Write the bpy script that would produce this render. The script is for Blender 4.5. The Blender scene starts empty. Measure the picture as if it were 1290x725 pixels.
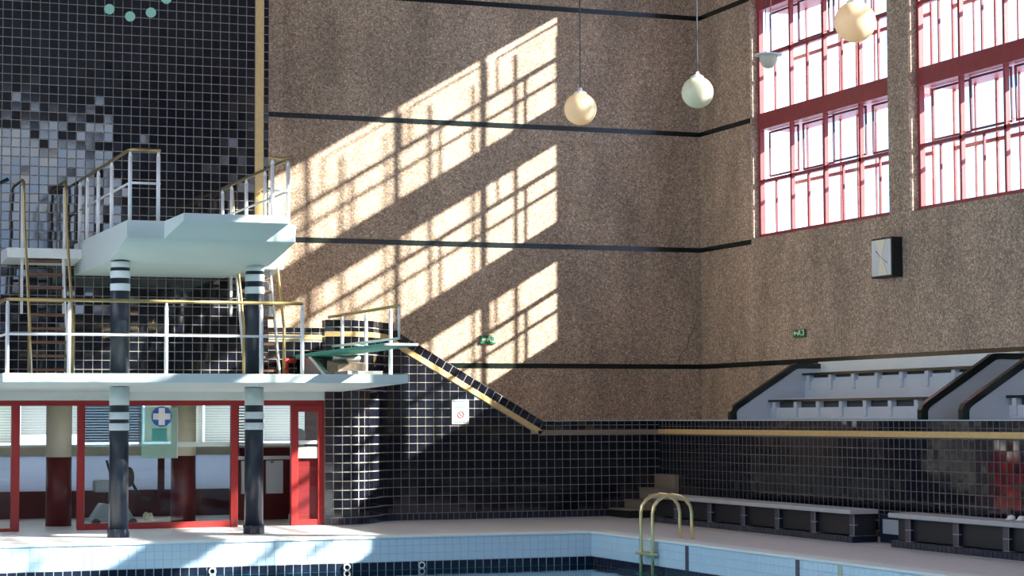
import bpy, math, random
from mathutils import Vector, Matrix
random.seed(7)
R = math.radians

# ------------------------------------------------------------------ camera
F_PX, YAW, PITCH, ROLL = 2690.75, 0.3643175, 0.0605541, -0.00366564
EYE = 1.752
fw = Vector((math.sin(YAW)*math.cos(PITCH), math.cos(YAW)*math.cos(PITCH), math.sin(PITCH)))
r0 = Vector((math.cos(YAW), -math.sin(YAW), 0)); u0 = r0.cross(fw)
rt = r0*math.cos(ROLL)+u0*math.sin(ROLL); up = -r0*math.sin(ROLL)+u0*math.cos(ROLL)
cam = bpy.data.cameras.new('camera'); cam.sensor_width = 36; cam.lens = F_PX/1290*36
cam.clip_end = 500
co = bpy.data.objects.new('camera', cam); bpy.context.scene.collection.objects.link(co)
m = Matrix((rt, up, -fw)).transposed().to_4x4(); m.translation = Vector((0, 0, EYE)); co.matrix_world = m
bpy.context.scene.camera = co
def at(x, y, Y):
    "world point seen at photo pixel x,y in the plane at depth Y"
    d = rt*((x-645)/F_PX)-up*((y-362.5)/F_PX)+fw
    p = d*(Y/d.y); return Vector((p.x, p.y, p.z+EYE))

# ------------------------------------------------------------------ world, sun, exposure
w = bpy.data.worlds.new('sky'); bpy.context.scene.world = w; w.use_nodes = True
wn = w.node_tree; wn.nodes.clear()
wo = wn.nodes.new('ShaderNodeOutputWorld'); bg = wn.nodes.new('ShaderNodeBackground'); bg.inputs[1].default_value = 4.2
tc = wn.nodes.new('ShaderNodeTexCoord'); nz = wn.nodes.new('ShaderNodeTexNoise'); nz.inputs['Scale'].default_value = 5; nz.inputs['Detail'].default_value = 6
rp = wn.nodes.new('ShaderNodeValToRGB'); rp.color_ramp.elements[0].position = .42; rp.color_ramp.elements[1].position = .6
rp.color_ramp.elements[0].color = (.27, .50, .86, 1); rp.color_ramp.elements[1].color = (1, 1, 1, 1)
wn.links.new(tc.outputs['Generated'], nz.inputs['Vector']); wn.links.new(nz.outputs['Fac'], rp.inputs[0])
wn.links.new(rp.outputs[0], bg.inputs[0]); wn.links.new(bg.outputs[0], wo.inputs[0])
SUN = Vector((-1.395, 1, -.838)).normalized()
sl = bpy.data.lights.new('sun', 'SUN'); sl.energy = 24; sl.angle = R(.6); sl.color = (1, .94, .84)
so = bpy.data.objects.new('sun', sl); bpy.context.scene.collection.objects.link(so)
so.rotation_euler = SUN.to_track_quat('-Z', 'Y').to_euler(); so.location = (40, 0, 30)
vs = bpy.context.scene.view_settings
vs.view_transform = 'Standard'; vs.look = 'None'; vs.gamma = 1; vs.use_curve_mapping = False; vs.exposure = 0.12
def portal(loc, sx, sy, rot):
    l = bpy.data.lights.new('window_portal', 'AREA'); l.shape = 'RECTANGLE'; l.size = sx; l.size_y = sy
    l.cycles.is_portal = True
    o = bpy.data.objects.new('window_portal', l); o.location = loc; o.rotation_euler = rot
    bpy.context.scene.collection.objects.link(o)
for k in range(7):
    yc = (34.87, 29.39, 24.18, 18.70, 13.22, 7.74, 2.26)[k]-2.42
    portal((19.15, yc, 8.15), 6.4, 4.9, (0, R(90), 0))
    portal((-4.85, yc, 8.15), 6.4, 4.9, (0, R(-90), 0))
portal((7, -6.7, 9.4), 13, 5.6, (R(90), 0, 0))
portal((6, 38.75, 1.3), 8, 1.6, (R(-90), 0, 0))

# ------------------------------------------------------------------ materials
M = {}
def mat(name, col, rough=.5, metal=0, noise=None, bump=None, spec=.5, coat=0):
    """noise=(scale, amount, col2) mixes a second colour; bump=(scale, strength, distance)"""
    m = bpy.data.materials.new(name); m.use_nodes = True; t = m.node_tree
    b = t.nodes['Principled BSDF']; b.inputs['Base Color'].default_value = (*col, 1)
    b.inputs['Roughness'].default_value = rough; b.inputs['Metallic'].default_value = metal
    b.inputs['Specular IOR Level'].default_value = spec; b.inputs['Coat Weight'].default_value = coat
    c = t.nodes.new('ShaderNodeTexCoord')
    if noise:
        n = t.nodes.new('ShaderNodeTexNoise'); n.inputs['Scale'].default_value = noise[0]; n.inputs['Detail'].default_value = 5
        r = t.nodes.new('ShaderNodeValToRGB'); r.color_ramp.elements[0].color = (*col, 1)
        r.color_ramp.elements[1].color = (*[a*(1-noise[1])+b2*noise[1] for a, b2 in zip(col, noise[2])], 1)
        r.color_ramp.elements[0].position = .4; r.color_ramp.elements[1].position = .65
        t.links.new(c.outputs['Object'], n.inputs['Vector']); t.links.new(n.outputs['Fac'], r.inputs[0]); t.links.new(r.outputs[0], b.inputs['Base Color'])
    if bump:
        n = t.nodes.new('ShaderNodeTexNoise'); n.inputs['Scale'].default_value = bump[0]; n.inputs['Detail'].default_value = 3
        bp = t.nodes.new('ShaderNodeBump'); bp.inputs['Strength'].default_value = bump[1]; bp.inputs['Distance'].default_value = bump[2]
        t.links.new(c.outputs['Object'], n.inputs['Vector']); t.links.new(n.outputs['Fac'], bp.inputs['Height']); t.links.new(bp.outputs[0], b.inputs['Normal'])
    M[name] = m; return m
def pebble(name='pebble', k=1.0):
    m = bpy.data.materials.new(name); m.use_nodes = True; t = m.node_tree; b = t.nodes['Principled BSDF']
    b.inputs['Roughness'].default_value = .85; b.inputs['Specular IOR Level'].default_value = .3
    c = t.nodes.new('ShaderNodeTexCoord')
    v = t.nodes.new('ShaderNodeTexVoronoi'); v.inputs['Scale'].default_value = 42; t.links.new(c.outputs['Object'], v.inputs['Vector'])
    bw = t.nodes.new('ShaderNodeSeparateColor'); t.links.new(v.outputs['Color'], bw.inputs[0])
    r = t.nodes.new('ShaderNodeValToRGB'); cr = r.color_ramp; cr.interpolation = 'CONSTANT'
    cr.elements[0].position = 0; cr.elements[0].color = (.22, .175, .14, 1); cr.elements[1].position = .25; cr.elements[1].color = (.36, .285, .225, 1)
    for p, q in ((.5, (.31, .25, .20)), (.68, (.40, .325, .265)), (.86, (.52, .44, .37)), (.94, (.27, .17, .13))):
        e = cr.elements.new(p); e.color = (*q, 1)
    t.links.new(bw.outputs[0], r.inputs[0])
    n = t.nodes.new('ShaderNodeTexNoise'); n.inputs['Scale'].default_value = .9; n.inputs['Detail'].default_value = 8
    mp = t.nodes.new('ShaderNodeMapping'); mp.inputs['Scale'].default_value = (1.6, 1.6, .6)
    t.links.new(c.outputs['Object'], mp.inputs[0]); t.links.new(mp.outputs[0], n.inputs['Vector'])
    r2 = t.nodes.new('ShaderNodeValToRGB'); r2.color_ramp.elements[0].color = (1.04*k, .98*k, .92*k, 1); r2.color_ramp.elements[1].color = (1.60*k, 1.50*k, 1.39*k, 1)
    r2.color_ramp.elements[0].position = .3; r2.color_ramp.elements[1].position = .7
    t.links.new(n.outputs['Fac'], r2.inputs[0])
    mx = t.nodes.new('ShaderNodeMix'); mx.data_type = 'RGBA'; mx.blend_type = 'MULTIPLY'; mx.inputs[0].default_value = 1
    t.links.new(r.outputs[0], mx.inputs[6]); t.links.new(r2.outputs[0], mx.inputs[7]); t.links.new(mx.outputs[2], b.inputs['Base Color'])
    bp = t.nodes.new('ShaderNodeBump'); bp.inputs['Strength'].default_value = .6; bp.inputs['Distance'].default_value = .006; bp.invert = True
    t.links.new(v.outputs['Distance'], bp.inputs['Height']); t.links.new(bp.outputs[0], b.inputs['Normal'])
    M[name] = m
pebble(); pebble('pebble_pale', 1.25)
def glass(name, tint, rough=0, fr=1.45):
    m = bpy.data.materials.new(name); m.use_nodes = True; t = m.node_tree; t.nodes.clear()
    o = t.nodes.new('ShaderNodeOutputMaterial'); mx = t.nodes.new('ShaderNodeMixShader')
    # Schlick reflectance, the same from both sides of the sheet
    f = t.nodes.new('ShaderNodeLayerWeight'); f.inputs['Blend'].default_value = .5
    pw = t.nodes.new('ShaderNodeMath'); pw.operation = 'POWER'; pw.inputs[1].default_value = 5
    ma = t.nodes.new('ShaderNodeMath'); ma.operation = 'MULTIPLY_ADD'; f0 = ((fr-1)/(fr+1))**2
    ma.inputs[1].default_value = 1-f0; ma.inputs[2].default_value = f0
    t.links.new(f.outputs['Facing'], pw.inputs[0]); t.links.new(pw.outputs[0], ma.inputs[0])
    tr = t.nodes.new('ShaderNodeBsdfTransparent'); tr.inputs[0].default_value = (*tint, 1)
    g = t.nodes.new('ShaderNodeBsdfGlossy'); g.inputs['Roughness'].default_value = rough
    t.links.new(ma.outputs[0], mx.inputs[0]); t.links.new(tr.outputs[0], mx.inputs[1]); t.links.new(g.outputs[0], mx.inputs[2]); t.links.new(mx.outputs[0], o.inputs[0])
    M[name] = m; return m, t, f, g
glass('glass', (.96, .98, .97))
_, t, f, g = glass('water', (.10, .62, .74), .02, 1.33)
c = t.nodes.new('ShaderNodeTexCoord'); n = t.nodes.new('ShaderNodeTexNoise'); n.inputs['Scale'].default_value = 1.3; n.inputs['Detail'].default_value = 3
bp = t.nodes.new('ShaderNodeBump'); bp.inputs['Strength'].default_value = .25; bp.inputs['Distance'].default_value = .02
t.links.new(c.outputs['Object'], n.inputs['Vector']); t.links.new(n.outputs['Fac'], bp.inputs['Height'])
t.links.new(bp.outputs[0], f.inputs['Normal']); t.links.new(bp.outputs[0], g.inputs['Normal'])
def opal(name, col, tcol, k):
    m = bpy.data.materials.new(name); m.use_nodes = True; t = m.node_tree; b = t.nodes['Principled BSDF']; o = t.nodes['Material Output']
    b.inputs['Base Color'].default_value = (*col, 1); b.inputs['Roughness'].default_value = .25
    tr = t.nodes.new('ShaderNodeBsdfTranslucent'); tr.inputs[0].default_value = (*tcol, 1); mx = t.nodes.new('ShaderNodeMixShader'); mx.inputs[0].default_value = k
    t.links.new(b.outputs[0], mx.inputs[1]); t.links.new(tr.outputs[0], mx.inputs[2]); t.links.new(mx.outputs[0], o.inputs[0]); M[name] = m
opal('opal_backlit', (.86, .76, .58), (.92, .72, .46), .45)  # warm backlit look of the opal globes put into the colour
opal('opal_pale', (.74, .72, .58), (.8, .78, .55), .25)  # paler copy: the middle globe's shaded look put into the colour
opal('blind', (.75, .72, .62), (.62, .56, .44), .5)
_, t, f, g = glass('frosted', (.80, .92, .88), .3)
d_ = t.nodes.new('ShaderNodeBsdfDiffuse'); d_.inputs[0].default_value = (.62, .82, .76, 1); m2 = t.nodes.new('ShaderNodeMixShader'); m2.inputs[0].default_value = .45
o_ = [n for n in t.nodes if n.type == 'OUTPUT_MATERIAL'][0]; q_ = o_.inputs[0].links[0].from_socket
t.links.new(q_, m2.inputs[1]); t.links.new(d_.outputs[0], m2.inputs[2]); t.links.new(m2.outputs[0], o_.inputs[0])
mat('black_tile', (.006, .007, .012), .07, noise=(3, .6, (.010, .012, .024)), bump=(9, .10, .002), spec=1.0)
mat('navy_tile', (.012, .018, .04), .12, bump=(9, .08, .002))
mat('grout', (.36, .34, .31), .8, noise=(14, .5, (.22, .19, .16)))
mat('grout_shaded', (.11, .11, .125), .8)  # grout again, with the side wall's dimmer light put into its colour
mat('light_grout', (.45, .55, .60), .8)
mat('blue_tile', (.56, .73, .86), .22, noise=(2, .3, (.50, .68, .82)))
mat('basin_tile', (.35, .72, .80), .3)
mat('stripe_tile', (.008, .014, .012), .18)
mat('brass', (.80, .55, .25), .42, .35, noise=(20, .4, (.62, .40, .16)))
mat('rail_brass', (.42, .31, .13), .33, .7)
mat('pool_brass', (.80, .68, .36), .28, .75)
mat('white_paint', (.80, .84, .84), .5, noise=(3, .3, (.70, .76, .76)))
mat('platform_paint', (.60, .69, .69), .55, noise=(1.2, .4, (.56, .62, .60)))
mat('post_white', (.82, .82, .82), .35)
mat('column_paint', (.012, .020, .035), .35)
mat('ring_white', (.68, .76, .80), .45)
mat('frame_red', (.30, .020, .020), .35, noise=(6, .3, (.22, .015, .018)))
mat('window_red', (.34, .055, .065), .45, noise=(6, .4, (.24, .03, .035)))
mat('maroon', (.12, .012, .016), .4)
mat('sash_dark', (.10, .025, .04), .4)
mat('maroon_gloss', (.24, .028, .032), .2)
mat('cream', (.68, .66, .54), .6)
mat('panel_blue', (.72, .78, .90), .5)
opal('frosted_blue', (.62, .66, .72), (.42, .44, .47), .7)
mat('deck_mosaic', (.74, .71, .72), .38, noise=(7, .5, (.66, .62, .63)), bump=(60, .2, .002))
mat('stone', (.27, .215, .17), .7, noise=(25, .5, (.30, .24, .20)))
mat('bench_grey', (.42, .43, .45), .5, noise=(5, .4, (.34, .35, .38)))
mat('recess_shade', (.05, .06, .06), .6)
mat('dark_panel', (.010, .012, .016), .45)
mat('tribune_white', (.58, .63, .70), .55, noise=(2.5, .4, (.48, .53, .60)))
mat('tread_wood', (.17, .075, .045), .55, noise=(9, .6, (.10, .045, .03)))
mat('board_teal', (.05, .34, .27), .5, noise=(5, .4, (.03, .25, .21)))
mat('steel', (.40, .39, .38), .4, .7)
mat('rust', (.16, .115, .08), .6, noise=(14, .6, (.3, .25, .2)))
mat('red_knob', (.75, .05, .04), .35)
mat('mint', (.36, .68, .55), .5)
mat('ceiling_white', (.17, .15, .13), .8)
mat('end_plaster', (.10, .09, .085), .8)
mat('rubber_black', (.012, .012, .015), .5)
mat('dial', (.66, .74, .78), .15); mat('dial_cream', (.86, .82, .68), .2)
mat('sign_white', (.80, .80, .80), .5); mat('board_white', (.42, .43, .44), .5); mat('text_grey', (.12, .14, .16), .5); mat('sign_red', (.50, .06, .06), .5); mat('sign_grey', (.30, .34, .36), .5)
mat('sign_green', (.02, .17, .07), .5); mat('sign_pale', (.70, .88, .66), .5); mat('sign_blue', (.03, .12, .45), .4)
mat('teal_paper', (.12, .48, .48), .6); mat('apparatus_grey', (.30, .36, .40), .4)
mat('cord_grey', (.05, .05, .06), .5)
mat('mauve_tile', (.07, .06, .09), .3); mat('cream_tile', (.46, .50, .38), .4)

# ------------------------------------------------------------------ mesh helpers
C = bpy.context.scene.collection
class MB:
    def __init__(s): s.v = []; s.f = []
    def add(s, v, f):
        n = len(s.v); s.v += [tuple(p) for p in v]; s.f += [tuple(i+n for i in q) for q in f]; return s
    def box(s, x0, x1, y0, y1, z0, z1):
        v = [(x, y, z) for z in (z0, z1) for y in (y0, y1) for x in (x0, x1)]
        return s.add(v, [(0, 2, 3, 1), (4, 5, 7, 6), (0, 1, 5, 4), (2, 6, 7, 3), (0, 4, 6, 2), (1, 3, 7, 5)])
    def prism(s, poly, axis, a, b):
        "poly of 2-D points extruded along axis (0,1,2) from a to b"
        n = len(poly)
        def P(p, h):
            q = list(p); q.insert(axis, h); return q
        v = [P(p, a) for p in poly]+[P(p, b) for p in poly]
        return s.add(v, [tuple(range(n))[::-1], tuple(range(n, 2*n))]+[(i, (i+1) % n, n+(i+1) % n, n+i) for i in range(n)])
    def tube(s, pts, r, n=10, r2=None):
        pts = [Vector(p) for p in pts]; rings = []; k = len(pts)
        t0 = (pts[1]-pts[0]).normalized(); a = t0.orthogonal().normalized()
        base = len(s.v)
        for i, p in enumerate(pts):
            t = ((pts[min(i+1, k-1)]-p).normalized()+(p-pts[max(i-1, 0)]).normalized()).normalized()
            a = (a-t*a.dot(t)).normalized(); b = t.cross(a)
            rr = r if not r2 else r+(r2-r)*i/(k-1)
            s.v += [tuple(p+(a*math.cos(j*2*math.pi/n)+b*math.sin(j*2*math.pi/n))*rr) for j in range(n)]
        for i in range(k-1):
            for j in range(n):
                s.f.append((base+i*n+j, base+i*n+(j+1) % n, base+(i+1)*n+(j+1) % n, base+(i+1)*n+j))
        s.f.append(tuple(base+j for j in range(n))[::-1]); s.f.append(tuple(base+(k-1)*n+j for j in range(n)))
        return s
    def lathe(s, prof, cx, cy, cz=0, n=32):
        base = len(s.v); k = len(prof)
        for r, z in prof: s.v += [(cx+r*math.cos(j*2*math.pi/n), cy+r*math.sin(j*2*math.pi/n), cz+z) for j in range(n)]
        for i in range(k-1):
            for j in range(n): s.f.append((base+i*n+j, base+i*n+(j+1) % n, base+(i+1)*n+(j+1) % n, base+(i+1)*n+j))
        s.f.append(tuple(base+j for j in range(n))[::-1]); s.f.append(tuple(base+(k-1)*n+j for j in range(n))); return s
    def build(s, name, m, parent=None, bevel=0, smooth=False, kind=None, label=None):
        off = Vector(parent.get('_o', (0, 0, 0))) if parent else Vector((0, 0, 0))
        me = bpy.data.meshes.new(name); me.from_pydata([tuple(Vector(p)-off) for p in s.v], [], s.f); me.update()
        me.materials.append(M[m])
        if smooth:
            for p in me.polygons: p.use_smooth = len(p.vertices) == 4
        o = bpy.data.objects.new(name, me); C.objects.link(o)
        if parent: o.parent = parent; o['_o'] = tuple(off)
        if bevel:
            b = o.modifiers.new('bevel', 'BEVEL'); b.width = bevel; b.segments = 2; b.limit_method = 'ANGLE'
        if kind: o['kind'] = kind
        if label: o['label'] = label
        return o
def thing(name, label, cat, loc, group=None):
    o = bpy.data.objects.new(name, None); C.objects.link(o); o.location = loc; o.empty_display_size = .1
    o['_o'] = tuple(loc); o['label'] = label; o['category'] = cat
    if group: o['group'] = group
    return o
def tag(o, label, cat, group=None):
    o['label'] = label; o['category'] = cat
    if group: o['group'] = group
    return o
def struct(name, mb, m, label=None, **k):
    o = mb.build(name, m, None, kind='structure', **k)
    if label: o['label'] = label
    return o
def copy_tree(o, parent=None, shift=None):
    c = o.copy(); C.objects.link(c)
    if parent: c.parent = parent
    elif shift: c.location = Vector(o.location)+Vector(shift)
    for ch in [x for x in C.objects if x.parent == o]: copy_tree(ch, c)
    return c

# ---- tiles
def clip(poly, region):
    "Sutherland-Hodgman, region convex and counter-clockwise"
    for i in range(len(region)):
        a = region[i]; b = region[(i+1) % len(region)]; out = []
        side = lambda p: (b[0]-a[0])*(p[1]-a[1])-(b[1]-a[1])*(p[0]-a[0])
        for j in range(len(poly)):
            p = poly[j]; q = poly[(j+1) % len(poly)]; sp = side(p); sq = side(q)
            if sp >= -1e-9: out.append(p)
            if (sp > 1e-9 and sq < -1e-9) or (sp < -1e-9 and sq > 1e-9):
                k = sp/(sp-sq); out.append((p[0]+k*(q[0]-p[0]), p[1]+k*(q[1]-p[1])))
        poly = out
        if len(poly) < 3: return []
    return poly
tile_mesh = {}
def single_tile(key, w, h, d, m, frame):
    S, T, N = frame
    if key not in tile_mesh:
        e = .004; mb = []
        for (n, q) in ((0, 0), (d, e)):
            for (s, t) in ((-1, -1), (1, -1), (1, 1), (-1, 1)): mb.append(S*(s*(w/2-q))+T*(t*(h/2-q))+N*n)
        me = bpy.data.meshes.new('tile'); me.from_pydata([tuple(p) for p in mb], [], [(4, 5, 6, 7), (0, 1, 5, 4), (1, 2, 6, 5), (2, 3, 7, 6), (3, 0, 4, 7)])
        me.update(); me.materials.append(M[m]); tile_mesh[key] = me
    return tile_mesh[key]
def tiles(root, O, S, T, N, regions, pw, ph, gap, d, m, key, s0=0, t0=0, pick=None, tilt=.4, skip=None, name='tile'):
    """clad convex regions (in s,t metres from O) with tiles. pick(p)->score marks cells that become single parts."""
    S, T, N, O = Vector(S), Vector(T), Vector(N), Vector(O)
    stuff = MB(); singles = []
    for reg in regions:
        s_min = min(p[0] for p in reg); s_max = max(p[0] for p in reg); t_min = min(p[1] for p in reg); t_max = max(p[1] for p in reg)
        i0 = math.floor((s_min-s0)/pw); i1 = math.ceil((s_max-s0)/pw); j0 = math.floor((t_min-t0)/ph); j1 = math.ceil((t_max-t0)/ph)
        for i in range(i0, i1):
            for j in range(j0, j1):
                gs, gt = gap if isinstance(gap, tuple) else (gap, gap); x0 = s0+i*pw+gs/2; x1 = x0+pw-gs; y0 = t0+j*ph+gt/2; y1 = y0+ph-gt
                if skip and skip((x0+x1)/2, (y0+y1)/2): continue
                full = [(x0, y0), (x1, y0), (x1, y1), (x0, y1)]
                p = clip(full, reg)
                if not p: continue
                area = abs(sum(p[a][0]*p[(a+1) % len(p)][1]-p[(a+1) % len(p)][0]*p[a][1] for a in range(len(p))))/2
                if area < .12*pw*ph: continue
                ctr = O+S*((x0+x1)/2)+T*((y0+y1)/2)
                if area > .97*(x1-x0)*(y1-y0) and pick:
                    sc = pick(ctr)
                    if sc is not None: singles.append((sc, ctr, p)); continue
                stuff_add(stuff, p, O, S, T, N, d, tilt)
    singles.sort(key=lambda q: q[0])
    for sc, ctr, p in singles[300:]: stuff_add(stuff, p, O, S, T, N, d, tilt)
    me = None
    for sc, ctr, p in singles[:300]:
        me = me or single_tile(key, pw-gs, ph-gt, d, m, (S, T, N))
        o = bpy.data.objects.new(name, me); C.objects.link(o); o.parent = root
        o.location = ctr-Vector(root.get('_o', (0, 0, 0)))
        a = R(tilt)
        e = S*random.gauss(0, a)+T*random.gauss(0, a); o.rotation_euler = (e.x, e.y, e.z)
    if stuff.v: stuff.build(name, m, root, kind='stuff')
def stuff_add(mb, p, O, S, T, N, d, tilt):
    cx = sum(q[0] for q in p)/len(p); cy = sum(q[1] for q in p)/len(p)
    a = math.tan(R(tilt)); ax = random.gauss(0, a); ay = random.gauss(0, a)
    k = len(p); base = len(mb.v)
    size = max(abs(p[0][0]-p[2 % k][0]), abs(p[0][1]-p[2 % k][1]), .03); e = .004/size*2
    for q in p: mb.v.append(tuple(O+S*q[0]+T*q[1]))
    for q in p:
        dx = (q[0]-cx); dy = (q[1]-cy)
        mb.v.append(tuple(O+S*(cx+dx*(1-e))+T*(cy+dy*(1-e))+N*(d+ax*dx+ay*dy)))
    mb.f.append(tuple(base+k+i for i in range(k)))
    for i in range(k): mb.f.append((base+i, base+(i+1) % k, base+k+(i+1) % k, base+k+i))
def px(p):
    p = Vector(p)-Vector((0, 0, EYE)); wz = p.dot(fw); return 645+F_PX*p.dot(rt)/wz, 362.5-F_PX*p.dot(up)/wz
def inframe(p):
    x, y = px(p); return 0 < x < 1290 and 0 < y < 725

# ------------------------------------------------------------------ key dimensions
YB = 37.0      # pebble end wall
YT = 35.0      # tiled end wall
XR = 18.0; XD = 16.16   # right pebble wall, right tiled dado
WAT = -.48; PX0, PX1, PY0, PY1 = 1.0, 12.88, 5.4, 30.4
ZL = 2.40; ZU = 4.593
HC = 13.4

# ------------------------------------------------------------------ shell
f = MB()
f.box(-4.1, PX0, -6, YT, -3.4, 0).box(PX1, 18.6, -6, YT, -3.4, 0).box(PX0, PX1, -6, PY0, -3.4, 0).box(PX0, PX1, PY1, YT, -3.4, 0)
f.box(2.0, 11.3, YT, 38.9, -.3, 0).box(11.35, 18.6, YT+.12, YB, -.3, 1.2).box(PX0, PX1, PY0, PY1, -3.6, -3.2)
floor = struct('floor', f, 'deck_mosaic', 'pale grey mosaic pool deck')
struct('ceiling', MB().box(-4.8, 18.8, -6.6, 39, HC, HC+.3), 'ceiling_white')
# upper end wall in pebble render, from the room roof up
wb = MB().box(8.96, 11.3, YB, YB+.4, 2.3, HC).box(11.3, 18.8, YB, YB+.4, 1.0, HC)
wall_back = struct('wall_back', wb, 'pebble', 'end wall of brown pebble render crossed by black stripes')
MB().box(8.96, 9.72, YB-.008, YB, 2.3, HC).build('pale_strip', 'pebble_pale', wall_back)  # thin strip of paler pebble at the wall's left end
struct('wall_back_return', MB().box(8.90, 8.955, YT+.01, YB+.02, 2.3, HC), 'pebble')
# gallery floor behind the dado
g = MB().box(XD+.2, XR+.2, -6, YT, 1.1, 1.35)
struct('floor_gallery', g, 'stone')

# ---- tiled wall left of the brass strip
wl = MB().box(-4.1, 8.95, YT, YB+.4, 2.3, HC).box(-4.1, 2.0, YT, YB+.4, 0, 2.3)
wall_l = struct('wall_back_left', wl, 'grout', 'tall end wall clad in glossy black square tiles')
def pick_left(p):
    if not inframe(p): return None
    x, y = px(p)
    if p.z < 4.62 and not (p.z > 2.42 and p.z < 4.05): return None
    return p.length
P = .1495
tiles(wall_l, (0, YT, 0), (1, 0, 0), (0, 0, 1), (0, -1, 0), [[(-4.1, 2.3), (8.715, 2.3), (8.715, HC), (-4.1, HC)], [(8.865, 2.3), (8.95, 2.3), (8.95, HC), (8.865, HC)], [(-4.1, 0), (2.0, 0), (2.0, 2.3), (-4.1, 2.3)]],
      P, P, .010, .007, 'black_tile', 'blackY', s0=8.715, t0=.02, pick=pick_left, tilt=.5)
struct('trim_1', MB().box(8.72, 8.86, YT-.02, YT+.01, 3.29, HC), 'brass', 'vertical brass strip down the black tiled wall', bevel=.004)

# ---- lower end wall (dado) with the curved nose and the sloping top
nose = []
ctrl = [(9.68, 34.08), (9.95, 33.98), (10.2, 34.0), (10.42, 34.14), (10.62, 34.36), (10.8, 34.62), (10.95, 34.84), (11.12, 34.97), (11.3, 35.0)]
def cr(p0, p1, p2, p3, t):
    return tuple(.5*((2*p1[i])+(-p0[i]+p2[i])*t+(2*p0[i]-5*p1[i]+4*p2[i]-p3[i])*t*t+(-p0[i]+3*p1[i]-3*p2[i]+p3[i])*t**3) for i in (0, 1))
for i in range(len(ctrl)-1):
    q = [ctrl[max(i-1, 0)], ctrl[i], ctrl[i+1], ctrl[min(i+2, len(ctrl)-1)]]
    for k in range(8): nose.append(cr(*q, k/8))
nose.append(ctrl[-1])
ZN = 3.38
def topz(x): return ZN if x < 11.1 else (ZN-(x-11.1)*(ZN-3.17)/.24 if x < 11.34 else (3.17-(x-11.34)*(3.17-1.685)/2.6 if x < 13.94 else 1.685))
lo = MB()
inner = []
for i, p in enumerate(nose):
    q0 = Vector(nose[max(i-1, 0)]); q1 = Vector(nose[min(i+1, len(nose)-1)]); d_ = (q1-q0).normalized(); inner.append((p[0]-d_.y*.16, p[1]+d_.x*.16))
for i in range(len(nose)-1):
    a_, b_, c_, d_ = nose[i], nose[i+1], inner[i+1], inner[i]
    lo.add([(*p, 0) for p in (a_, b_, c_, d_)]+[(*p, min(ZN, topz(p[0]) if p[0] > 11.1 else ZN)) for p in (a_, b_, c_, d_)], [(4, 5, 6, 7), (0, 1, 5, 4), (2, 3, 7, 6), (3, 0, 4, 7), (1, 2, 6, 5)])
lo.prism([(11.29, 0), (XD+.2, 0), (XD+.2, 1.685), (13.94, 1.685), (11.34, 3.17), (11.29, 3.2)], 1, YT, YT+.25)
lo.box(8.96, 11.28, YT, YT+.25, 2.06, 3.28)
wall_lo = struct('wall_back_lower', lo, 'grout', 'black tiled dado wall with curved end and sloping brass-trimmed top')
def pick_lo(p):
    if not inframe(p): return None
    return p.length
reg1 = [(11.30, .12), (13.84, .12), (13.84, 1.44), (11.30, 2.895)]
reg1c = [(13.84, .12), (XD, .12), (XD, 1.44), (13.84, 1.44)]
reg1b = [(13.86, 1.53), (XD, 1.53), (XD, 1.685), (13.93, 1.685)]
tiles(wall_lo, (0, YT, 0), (1, 0, 0), (0, 0, 1), (0, -1, 0), [reg1, reg1c, reg1b], P, P, .009, .007, 'black_tile', 'blackY2', s0=13.84-17*P, t0=.12, pick=pick_lo, tilt=.3)
tiles(wall_lo, (0, YT, 0), (1, 0, 0), (0, 0, 1), (0, -1, 0), [[(11.1, 0), (XD, 0), (XD, .12), (11.1, .12)]], .105, .12, .010, .012, 'navy_tile', 'plY', s0=11.1, tilt=.3)
tiles(wall_lo, (0, YT, 0), (1, 0, 0), (0, 0, 1), (0, -1, 0), [[(8.96, 2.3), (10.4, 2.3), (10.4, 3.07), (8.96, 3.07)], [(8.96, 3.17), (10.4, 3.17), (10.4, 3.28), (8.96, 3.28)]], P, P, .011, .007, 'black_tile', 'blackY', s0=8.96, t0=2.3, tilt=.3)
MB().box(8.96, 10.4, YT-.015, YT+.01, 3.08, 3.16).build('brass_strip', 'brass', wall_lo, bevel=.003)
# slanted cap course
a = Vector((11.34, 0, 3.17)); b = Vector((13.94, 0, 1.685)); L = (b-a).length; S = (b-a)/L; T = Vector((0, -1, 0)).cross(S); T = T if T.z > 0 else -T
tiles(wall_lo, (a.x, YT, a.z), S, T, (0, -1, 0), [[(-.12, -.145), (L+.05, -.145), (L, 0), (-.06, 0)]], P, .15, .011, .009, 'black_tile', 'slant', s0=0, t0=-.148, tilt=.3)
q = MB(); n_ = T*-.155; n2 = T*-.245
pts = [a+n_-S*.13, b+n_+S*.07, b+n2+S*.05, a+n2-S*.13]
q.prism([(p.x, p.z) for p in pts][::-1], 1, YT-.018, YT+.01); q.build('brass_strip', 'brass', wall_lo, bevel=.003)
MB().box(13.82, XD-.02, YT-.018, YT+.01, 1.455, 1.525).build('brass_strip', 'stone', wall_lo, bevel=.003, label='brass strip with its shade painted in as dull brown')  # shade put into the colour: stone brown instead of brass
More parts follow.
